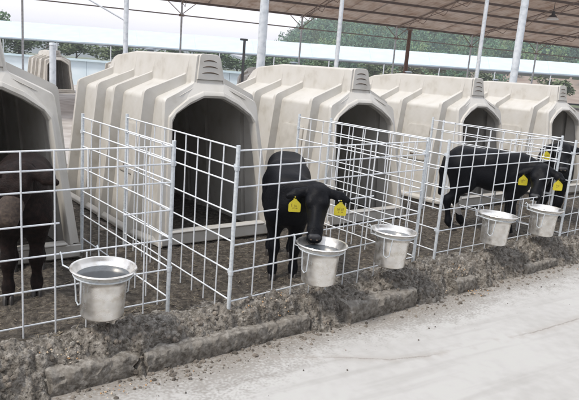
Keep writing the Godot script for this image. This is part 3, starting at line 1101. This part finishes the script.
# ------------------------------------------------------------------ open shed behind the hutches
func sp(tt: float, n: float, y: float) -> Vector3:
	return shed_d * tt + shed_n * n + Vector3(0, y, 0)
const EAVE_N := 24.2
const RIDGE_N := 13.9
const EAVE_Y := 3.76
const SLOPE := .17
func roof_y(n: float) -> float:
	if n >= RIDGE_N: return EAVE_Y + (EAVE_N - n) * SLOPE
	return EAVE_Y + (EAVE_N - RIDGE_N) * SLOPE - (RIDGE_N - n) * SLOPE
func build_shed():
	var t := thing("open_shed", "open shed with rusty pink brown tin roof on galvanised poles behind the hutches", "shed")
	# roof sheets laid up the slope, each one corrugated
	var tw := 1.05
	var i := 0
	var tt := -14.0
	while tt < 46.0:
		for half in 1:
			var n0 := EAVE_N + .35 if half == 0 else RIDGE_N - .05
			var n1 := RIDGE_N + .05 if half == 0 else 8.0
			var mb := MB.new()
			var rows := []
			var lift_y := .012 * (i % 2)
			for e in 2:
				var nn := n0 if e == 0 else n1
				var ring := PackedVector3Array()
				for k in 25:
					var u := float(k) / 24
					ring.append(sp(tt + (tw + .06) * u, nn, roof_y(nn) + .10 + lift_y + .012 * cos(u * TAU * 6)))
				rows.append(ring)
			mb.grid(rows)
			mi("roof_sheet", mb.commit(50), M.roof_under if (i * 7 + half) % 3 else M.roof_under2, t)
		tt += tw
		i += 1
	# purlins along the shed
	var basis := Basis(shed_d, Vector3.UP, -shed_n)
	for n in [24.2, 22.6, 21.1, 19.75, 18.5, 17.1, 15.6, 14.2, 8.3]:
		var mb := MB.new()
		mb.box(sp(16, n, roof_y(n) + .03), Vector3(60, .08, .05), 0, basis)
		mi("purlin", mb.commit(10), M.purlin, t)
	# tie rail below the far eave
	var tr := MB.new()
	tr.tube([sp(-14, 24.0, 3.27), sp(46, 24.0, 3.27)], .022, 8)
	mi("tie_rail", tr.commit(50), M.steel_grey, t)
	# pole rows
	var rows := [[8.6, [2.55, 7.01, 11.5, -1.9, 16.0], .062], [13.9, [1.06, 6.04, 10.13, -3.9, 14.3], .052], [24.0, [-1.69, 3.87, 8.75, 13.11, 16.98, 20.65, 24.4, 28.2], .038]]
	for r in rows:
		for q in r[1]:
			var mb := MB.new()
			var top := roof_y(r[0]) - .02
			mb.tube([sp(q, r[0], -.05), sp(q, r[0], top)], r[2], 14)
			mb.tube([sp(q, r[0], -.05), sp(q, r[0], .06)], r[2] * 1.9, 12)
			var pl := mi("pole", mb.commit(50), M.pole, t)
			if r[0] > 20:
				var bm := MB.new()
				for s in [-1, 1]: bm.tube([sp(q, 24.0, 3.30), sp(q + s * .55, 24.0, 3.76)], .016, 6)
				bm.tube([sp(q - .1, 24.0, 3.27), sp(q + .1, 24.0, 3.27)], .045, 8)
				mi("bracket", bm.commit(50), M.rust, pl)
	# rafters with lattice under the roof at each bay
	for q in [-6.6, -1.69, 3.87, 8.75, 13.11, 16.98, 20.65, 24.4, 28.2, 32.0]:
		var mb := MB.new()
		for e in [[24.2, 13.9], [13.9, 8.0]]:
			mb.tube([sp(q, e[0], roof_y(e[0]) - .05), sp(q, e[1], roof_y(e[1]) - .05)], .022, 6)
		var pn := 24.0
		while pn > 14.5:
			mb.tube([sp(q, pn, roof_y(pn) - .05), sp(q, pn - .7, roof_y(pn - .7) - .38)], .012, 5)
			mb.tube([sp(q, pn - .7, roof_y(pn - .7) - .38), sp(q, pn - 1.4, roof_y(pn - 1.4) - .05)], .012, 5)
			pn -= 1.4
		mb.tube([sp(q, 24.0, roof_y(24.0) - .1), sp(q, 14.2, roof_y(14.2) - .38)], .014, 6)
		mi("truss", mb.commit(50), M.rust, t)
	# slanting stay from a middle pole
	var bm := MB.new()
	bm.tube([sp(1.06, 13.9, 2.28), sp(-3.0, 13.9, 4.2)], .018, 6)
	mi("stay_rod", bm.commit(50), M.pole, t)
	# pendant lamp
	var lp := sp(16.4, 18.5, roof_y(18.5))
	var lt := thing("pendant_lamp", "small unlit pendant lamp with white rim hanging under the tin roof", "lamp", lp - Vector3(0, .62, 0))
	bm = MB.new()
	bm.tube([Vector3(0, .60, 0), Vector3(0, .26, 0)], .012, 6)
	mi("cord", bm.commit(50), M.lamp_dark, lt)
	bm = MB.new()
	bm.lathe([Vector2(.0, .30), Vector2(.05, .29), Vector2(.06, .18), Vector2(.09, .15), Vector2(.17, .07)], 16)
	mi("housing", bm.commit(40), M.lamp_dark, lt)
	bm = MB.new()
	bm.lathe([Vector2(.17, .07), Vector2(.21, .03), Vector2(.21, .0), Vector2(.0, -.01)], 16)
	mi("diffuser", bm.commit(40), M.lamp_white, lt)

# ------------------------------------------------------------------ shed across the lane, behind the photographer
func build_opposite():
	var t := thing("opposite_shed", "tin roofed shed across the lane, behind the viewpoint", "shed", Vector3(0, 0, 0))
	for i in 26:
		var mb := MB.new()
		var x := -22.0 + i * 1.8
		mb.box(Vector3(x, 3.75, 6.2), Vector3(1.79, .04, 10.0), 0, Basis(Vector3(1, 0, 0), -.10))
		mi("roof_sheet", mb.commit(10), M.roof_under2, t)
	for i in 8:
		var mb := MB.new()
		mb.tube([Vector3(-21 + i * 6.0, -.15, 2.6), Vector3(-21 + i * 6.0, 3.35, 2.6)], .06, 10)
		mi("pole", mb.commit(50), M.pole, t)
	var wb := MB.new()
	wb.box(Vector3(1, 1.9, 10.8), Vector3(47, 4.1, .2))
	mi("back_wall", wb.commit(10), M.kerb, t)

# ------------------------------------------------------------------ far buildings, trees, hills
func build_far():
	# white-roofed shed
	var t := thing("white_roofed_shed", "long far shed with bright white sheet roof in front of the hills", "shed")
	var eL := Vector3(6.65, 2.50, -76.62); var eR := Vector3(74.41, 3.73, -19.05)
	var rL := Vector3(7.53, 4.51, -85.68); var rR := Vector3(81.93, 5.02, -21.19)
	var N := 30
	for i in N:
		var a := eL.lerp(eR, float(i) / N); var b := eL.lerp(eR, float(i + 1) / N)
		var c := rL.lerp(rR, float(i) / N); var d := rL.lerp(rR, float(i + 1) / N)
		var mb := MB.new()
		var o := Vector3(0, .015 * (i % 2), 0)
		mb.face([a + o, c + o, d + o, b + o])
		var dn := Vector3(0, -.06, 0)
		mb.face([a + o, b + o, b + o + dn, a + o + dn])
		mi("roof_sheet", mb.commit(10), M.white_roof, t)
		# back slope
		mb = MB.new()
		var off := (c - a) * Vector3(1, 0, 1)
		mb.face([c + o, c + off - Vector3(0, 1.6, 0), d + off - Vector3(0, 1.6, 0), d + o])
		mi("back_sheet", mb.commit(10), M.white_roof, t)
	var mb := MB.new()
	mb.tube([eL - Vector3(0, .14, 0), eR - Vector3(0, .14, 0)], .10, 6)
	mi("gutter", mb.commit(50), M.grey_trim, t)
	for i in 16:
		var p := eL.lerp(eR, (i + .3) / 16.0)
		mb = MB.new()
		mb.tube([Vector3(p.x, -.15, p.z), p - Vector3(0, .1, 0)], .06, 8)
		mi("post", mb.commit(50), M.pole, t)
	# low pale wall with coping
	var w := thing("low_wall", "low pale blue white wall with grey coping beyond the rear hutches", "wall")
	var a := Vector3(2.07, 1.18, -39.11); var b := Vector3(24.79, 1.22, -20.59)
	mb = MB.new()
	var wd := (b - a) * Vector3(1, 0, 1)
	var wn := wd.normalized().cross(Vector3.UP)
	for seg in 12:
		var p := a.lerp(b, seg / 12.0); var q := a.lerp(b, (seg + 1) / 12.0 - .0006)
		mb = MB.new()
		var c0 := (p + q) * .5
		var bs := Basis((q - p).normalized() * 1.0, Vector3.UP, wn)
		var hh: float = c0.y + .15
		mb.box(Vector3(c0.x, -.15 + hh * .5, c0.z), Vector3((q - p).length(), hh, .15), 0, bs)
		mi("panel", mb.commit(10), M.pale_wall, w)
	mb = MB.new()
	mb.tube([a - Vector3(0, .20, 0) - wn * .12, b - Vector3(0, .20, 0) - wn * .12], .035, 6)
	mi("rail", mb.commit(50), M.grey_trim, w)
	mb = MB.new()
	for p in [a, b]: pass
	var cb := Basis((b - a).normalized(), Vector3.UP, wn)
	mb.box((a + b) * .5 + Vector3(0, .05, 0), Vector3((b - a).length(), .10, .5), 0, cb)
	mi("coping", mb.commit(10), M.white_roof, w)
	# hills
	var hn := FastNoiseLite.new(); hn.seed = 61; hn.frequency = .012; hn.fractal_octaves = 4
	var NX := 90; var NZ := 26
	var rows := []
	for j in NZ + 1:
		var ring := PackedVector3Array()
		for i in NX + 1:
			var az := lerpf(-30, 120, float(i) / NX)
			var dist := lerpf(110, 420, float(j) / NZ)
			ring.append(bearing(az, dist, hill_y(az, dist, hn)))
		rows.append(ring)
	mb = MB.new()
	mb.grid(rows)
	struct("hill", mb.commit(60), M.grass)
	# bare slope on the right-hand hillside
	rows = []
	for j in 9:
		var ring := PackedVector3Array()
		for i in 19:
			var az := lerpf(54, 76, i / 18.0)
			var dist := lerpf(112, 150, j / 8.0) + 6 * hn.get_noise_2d(az * 6, 5)
			ring.append(bearing(az, dist, hill_y(az, dist, hn) + .5))
		rows.append(ring)
	mb = MB.new()
	mb.grid(rows)
	struct("bare_slope", mb.commit(60), M.soil)
	# far mountain ridge
	rows = []
	for j in 6:
		var ring := PackedVector3Array()
		for i in 101:
			var az := lerpf(-50, 110, i / 100.0)
			var r := [0.0, .35, .7, 1.0, .8, .4][j] as float
			var hgt := (16 + 14 * hn.get_noise_2d(az * 3.0, 40) + 10 * hn.get_noise_2d(az * 12.0, 80)) * r - 2
			ring.append(bearing(az, 560 + j * 40, hgt))
		rows.append(ring)
	mb = MB.new()
	mb.grid(rows)
	struct("mountain", mb.commit(60), M.mountain)
	# forest on the hill
	var crown := crown_mesh(190, 8, .24)
	var items := []
	for i in 3600:
		var az := rng.randf_range(30, 82)
		var dist := lerpf(112, 330, pow(rng.randf(), 1.3))
		if az > 54.5 and az < 75.5 and dist < 150 and rng.randf() < .93: continue
		var hy := hill_y(az, dist, hn)
		if hy < 1.0: continue
		var s := rng.randf_range(1.5, 3.1)
		var g := rng.randf_range(.6, 1.25)
		var c := Color(.085, .185, .10) * g
		var q := rng.randf()
		if q < .25: c = Color(.14, .22, .09) * g
		elif q < .4: c = Color(.045, .12, .08) * g
		var p := bearing(az, dist, hy + s * .75)
		items.append([Transform3D(Basis.from_euler(Vector3(rng.randf_range(-.2, .2), rng.randf() * TAU, 0)).scaled(Vector3(s, s * rng.randf_range(.85, 1.5), s)), p), c])
	scatter("hillside_forest", "dense green forest covering the hazy hillside beyond the white roof", "forest", crown, items, M.leaf)
	# row of trees beyond the white shed
	var tr := RandomNumberGenerator.new(); tr.seed = 77
	var specs := [[12.4, 96, 8.2, "tall tree whose leafy top rises over the white roof at far left"], [14.6, 92, 4.3, "bushy tree below the far white eave, left of the slim leftmost pole"], [16.9, 96, 4.7, "bushy tree below the far white eave above the small distant hutch"], [19.2, 92, 4.2, "bushy tree below the far white eave, right of the small distant hutch"], [23.0, 94, 4.4, "small bushy tree tucked against the pole left of the large hutch"], [26.6, 94, 4.2, "bushy tree beyond the crown of the large ribbed hutch"], [30.4, 92, 4.4, "bushy tree below the far white eave, left of the black post"], [33.4, 95, 4.3, "bushy tree below the far white eave, right of the black post"], [37.2, 94, 4.4, "bushy tree beyond the thick pole between the two large hutches"], [41.5, 92, 4.3, "bushy tree below the far white eave above the second large hutch"], [46.0, 94, 4.2, "bushy tree below the far white eave, left of the brown wooden post"], [50.5, 92, 4.4, "bushy tree below the far white eave, right of the brown wooden post"], [56.0, 94, 4.2, "bushy tree below the far white eave by the thick right-hand pole"], [61.5, 92, 4.3, "bushy tree below the far white eave at the photo's right edge"]]
	for s in specs:
		var tt := thing("tree", s[3], "tree", bearing(s[0], s[1], -.15), tr.randf() * TAU, "trees beyond the white roof")
		var tm := MB.new()
		var hgt: float = s[2]
		tm.tube([Vector3.ZERO, Vector3(.1, hgt * .35, .05), Vector3(.0, hgt * .7, 0)], [.18, .12, .05], 8)
		for k in 4:
			var an := k * 1.7
			tm.tube([Vector3(.08, hgt * (.3 + .08 * k), .04), Vector3(cos(an) * hgt * .22, hgt * (.5 + .08 * k), sin(an) * hgt * .22)], [.07, .02], 6)
		mi("trunk", tm.commit(60), M.bark, tt)
		var cm := crown_mesh(1500, int(s[0] * 10), .17)
		var cmat: StandardMaterial3D = mat(lin(.12 + tr.randf() * .04, .17 + tr.randf() * .04, .10), .8)
		mi("crown", cm, cmat, tt, Transform3D(Basis.from_scale(Vector3(hgt * (.85 if hgt < 6 else .36), hgt * .42, hgt * (.85 if hgt < 6 else .36))), Vector3(0, hgt * .62, 0)))
func hill_y(az: float, dist: float, hn: FastNoiseLite) -> float:
	# low on the left, rising to a wooded ridge on the right
	var h := 25.0 * smoothstep(33.0, 43.5, az) + 4.0 * smoothstep(43, 60, az)
	h *= 1.0 + .18 * hn.get_noise_2d(az * 5.0, 3.0)
	var r := smoothstep(105.0, 250.0, dist) * (1.0 - .5 * smoothstep(300.0, 420.0, dist))
	return h * r - .6 + 2.0 * hn.get_noise_2d(az * 4.0, dist) * r
# leaf clumps spread through the volume of a lumpy crown, unit radius
func crown_mesh(n: int, sd: int, size := .42) -> ArrayMesh:
	var r := RandomNumberGenerator.new(); r.seed = sd
	var mb := MB.new()
	var lobes := []
	for i in 9: lobes.append([Vector3(r.randfn(0, .45), r.randfn(.05, .38), r.randfn(0, .45)), r.randf_range(.30, .5)])
	for i in n:
		var lb = lobes[i % 9]
		var d := Vector3(r.randfn(), r.randfn(), r.randfn()).normalized()
		var p: Vector3 = lb[0] + d * lb[1] * pow(r.randf(), .4)
		var a := Vector3(r.randfn(), r.randfn(), r.randfn()).normalized()
		var b := a.cross(Vector3(r.randfn(), r.randfn(), r.randfn())).normalized()
		var s := size * r.randf_range(.35, .8) * .8
		mb.face([p + a * s, p + b * s * .7, p - a * s * .9, p - b * s * .6])
	return mb.commit(10)

# ------------------------------------------------------------------ scene
func _ready():
	rng.seed = 20240
	# camera
	var cam := Camera3D.new()
	cam.name = "camera"
	add_child(cam)
	cam.transform = Transform3D(cam_basis(), Vector3(0, EYE, 0))
	cam.fov = 2.0 * rad_to_deg(atan(200.0 / 604.7))
	cam.near = .05
	cam.far = 3000
	cam.current = true
	# sky, haze and exposure
	var env := Environment.new()
	var sky := Sky.new()
	var ps := ProceduralSkyMaterial.new()
	ps.sky_top_color = Color(.88, .90, .94)
	ps.sky_horizon_color = Color(.97, .95, .965)
	ps.ground_bottom_color = Color(.45, .43, .41)
	ps.ground_horizon_color = Color(.80, .80, .80)
	ps.sky_curve = .2
	ps.sun_angle_max = 1.0
	sky.sky_material = ps
	env.background_mode = Environment.BG_SKY
	env.sky = sky
	env.background_energy_multiplier = 1.0
	env.tonemap_mode = Environment.TONE_MAPPER_LINEAR
	env.tonemap_exposure = 1.66
	env.fog_enabled = true
	env.fog_density = .0014
	env.fog_light_color = Color(.95, .97, 1.0)
	env.sdfgi_enabled = true
	env.ssao_enabled = true
	env.ssil_enabled = true
	var we := WorldEnvironment.new()
	we.name = "world_environment"
	we.environment = env
	add_child(we)
	# veiled sun, high on the left
	var sun := DirectionalLight3D.new()
	sun.name = "sun"
	add_child(sun)
	sun.look_at_from_position(Vector3.ZERO, Vector3(.70, -.95, .0), Vector3.UP)
	sun.light_energy = .5
	sun.light_color = Color(1.0, .97, .93)
	sun.light_angular_distance = 10.0
	sun.shadow_enabled = true

	var az := deg_to_rad(SHED_AZ)
	shed_d = Vector3(sin(az), 0, -cos(az))
	shed_n = Vector3(sin(az - PI / 2), 0, -cos(az - PI / 2))
	make_materials()
	unit_wire = CylinderMesh.new()
	unit_wire.top_radius = 1; unit_wire.bottom_radius = 1; unit_wire.height = 1
	unit_wire.radial_segments = 7; unit_wire.rings = 0
	unit_post = CylinderMesh.new()
	unit_post.top_radius = 1; unit_post.bottom_radius = 1; unit_post.height = 1
	unit_post.radial_segments = 12; unit_post.rings = 0

	# setting
	build_ground()
	build_alley()
	build_kerb()
	build_far()
	build_shed()

	build_opposite()

	# hutches of the near row
	make_hutch("beige plastic hutch behind the brown calf, cut by the photo's left edge", 1.0, -4.40, .03)
	make_hutch("beige plastic hutch with ribbed flank showing, behind the calf that drinks", 2.82, -4.40, .0)
	make_hutch("beige plastic hutch right of the drinking calf, its doorway behind wire", 4.69, -4.40, -.01)
	make_hutch("beige plastic hutch with its doorway right above the standing black calf's rump", 6.85, -4.42, .01).position.y += .02
	make_hutch("beige plastic hutch cut by the photo's right edge", 9.05, -4.44, .0).position.y += .03
	# hutches of the rear row
	make_hutch("small distant hutch with open doorway behind a short grey post", 7.95, -24.6, .02)
	make_hutch("distant hutch peeping over the rear of the large ribbed hutch", 10.35, -22.3, .06)
	make_hutch("distant hutch glimpsed between the two nearest large hutches", 14.6, -18.9, .06)

	# wire pens
	wire_panel("front wire panel of the brown calf's pen, nearest the photo's left edge", Vector2(-.34, -3.22), Vector2(1.66, -3.13), -.05, 0.0, .165, [[1.36, 1.71, .46, .815]])
	wire_panel("side wire panel between the brown calf and the large ribbed hutch", Vector2(1.67, -3.145), Vector2(1.64, -4.55), 0, .01, .165, [], [false, true])
	wire_panel("left side wire panel of the drinking calf's pen, before the dark doorway", Vector2(1.965, -2.925), Vector2(1.97, -4.5), .01, .02, .165, [], [false, true])
	wire_panel("front wire panel where the black calf drinks, with two buckets", Vector2(1.96, -2.91), Vector2(3.77, -2.985), .0, .03, .17, [[.34, .88, .46, .815], [1.24, 1.60, .46, .815]])
	wire_panel("right side wire panel of the drinking calf's pen", Vector2(3.765, -3.0), Vector2(3.75, -4.55), .04, .05, .165, [], [false, true])
	wire_panel("left side wire panel of the standing black calf's pen", Vector2(4.145, -3.08), Vector2(4.12, -4.5), .01, .02, .165, [], [false, true])
	wire_panel("front wire panel before the black calf standing sideways", Vector2(4.14, -3.06), Vector2(5.84, -2.99), .0, .04, .17, [[.34, .70, .46, .815], [1.05, 1.42, .46, .815]])
	wire_panel("right side wire panel of the sideways black calf's pen", Vector2(5.845, -3.0), Vector2(5.85, -4.6), .05, .05, .165, [], [false, true])
	wire_panel("left side wire panel of the pen at the photo's right edge", Vector2(6.055, -2.97), Vector2(6.06, -4.6), .0, .02, .165, [], [false, true])
	wire_panel("front wire panel of the pen at the photo's right edge", Vector2(6.05, -2.95), Vector2(7.9, -3.0), .0, .02, .17, [[.34, .70, .46, .815]])

	# buckets
	make_bucket("large shiny steel bucket nearest the camera, on the brown calf's pen", Vector3(1.165, .43, -2.92), -3.15, Vector3(.03, .2, .0), .222)
	make_bucket("steel bucket the black calf drinks from", Vector3(2.57, .43, -2.79), -2.94, Vector3(.02, .1, -.01), .215)
	make_bucket("empty-looking steel bucket right of the drinking calf", Vector3(3.28, .44, -2.81), -2.96, Vector3(.02, .5, -.03), .225)
	make_bucket("steel bucket below the sideways calf's belly, left of its pair", Vector3(4.68, .43, -2.86), -3.03, Vector3(.02, .3, -.04), .222)
	make_bucket("steel bucket under the sideways calf's head", Vector3(5.46, .43, -2.85), -3.0, Vector3(.02, .3, -.02), .222)

	# calves
	make_calf("dark brown calf with pale tan muzzle at the photo's left edge", Vector3(1.07, -.03, -4.02), Vector2(-.30, .95), M.brown_coat, Vector3(.94, .82, -3.60), Vector3(.82, .57, -3.46), {"muzzle_mat": M.tan_muzzle, "ear_fwd": .2, "fore_1": .05, "fore_-1": -.04})
	make_calf("black calf lowering its head into a steel bucket", Vector3(2.87, -.03, -3.56), Vector2(-.58, .81), M.black_coat, Vector3(2.77, .70, -3.085), Vector3(2.59, .435, -2.885), {"hunch": .07, "scale": .98, "tags": [-1, 1], "ear_fwd": .35, "ear_1": Vector3(0, -.1, 0), "ear_-1": Vector3(0, -.05, 0), "tag_face_1": Vector3(-.5, 0, .8), "tag_face_-1": Vector3(-.6, 0, .8), "fore_1": .03, "hind_1": -.04})
	make_calf("black calf standing sideways with two yellow ear tags and a whitish hind shank", Vector3(5.66, -.03, -3.6), Vector2(.62, .78), M.black_coat, Vector3(5.80, .735, -3.12), Vector3(5.575, .49, -3.03), {"tags": [-1, 1], "white_leg": -1.0, "hind_-1": .12, "scale": 1.07, "ear_fwd": .5, "tag_face_1": Vector3(-.6, 0, .8), "tag_face_-1": Vector3(-.6, 0, .8)})
	make_calf("black calf partly hidden behind wire at the photo's right edge", Vector3(7.22, -.03, -3.72), Vector2(-.85, .52), M.black_coat, Vector3(6.84, .90, -3.48), Vector3(6.64, .67, -3.33), {"scale": 1.06, "tags": [1], "ear_fwd": .3, "tag_face_1": Vector3(-.6, 0, .8)})

	# odd posts behind
	var t := thing("grey_post", "short thick grey post standing before the small distant hutch", "post", Vector3(3.13, -.03, -10.03))
	var mb := MB.new()
	mb.tube([Vector3.ZERO, Vector3(0, 1.66, 0)], .05, 14)
	mi("shaft", mb.commit(50), M.pole, t)
	mb = MB.new()
	mb.lathe([Vector2(0, 1.685), Vector2(.05, 1.68), Vector2(.056, 1.66), Vector2(.056, 1.64)], 14)
	mi("cap", mb.commit(40), M.post, t)
	var dp := Vector3(8.95, 0, -13.31)
	t = thing("dark_post", "thin black post with a short crossbar on top, beyond the hutches", "post", Vector3(dp.x, -.03, dp.z))
	mb = MB.new()
	mb.tube([Vector3.ZERO, Vector3(0, 2.22, 0)], .035, 8)
	mi("shaft", mb.commit(50), M.lamp_dark, t)
	mb = MB.new()
	mb.box(Vector3(-.02, 2.24, 0), Vector3(.2, .05, .06), .01, Basis(Vector3(.8, 0, .6), Vector3.UP, Vector3(-.6, 0, .8)))
	mi("crossbar", mb.commit(30), M.lamp_dark, t)
	dp = Vector3(20.79, 0, -18.23)
	t = thing("wooden_post", "reddish brown wooden post under the shed's far eave", "post", Vector3(dp.x, -.03, dp.z))
	mb = MB.new()
	mb.tube([Vector3.ZERO, Vector3(.04, 2.0, 0), Vector3(.02, 3.7, .02)], [.11, .09, .075], 10)
	mi("trunk", mb.commit(50), M.wood, t)
	mb = MB.new()
	mb.box(Vector3(.02, 3.72, 0), Vector3(.3, .06, .12), .01)
	mi("head_plate", mb.commit(30), M.rust, t)

	build_clods()
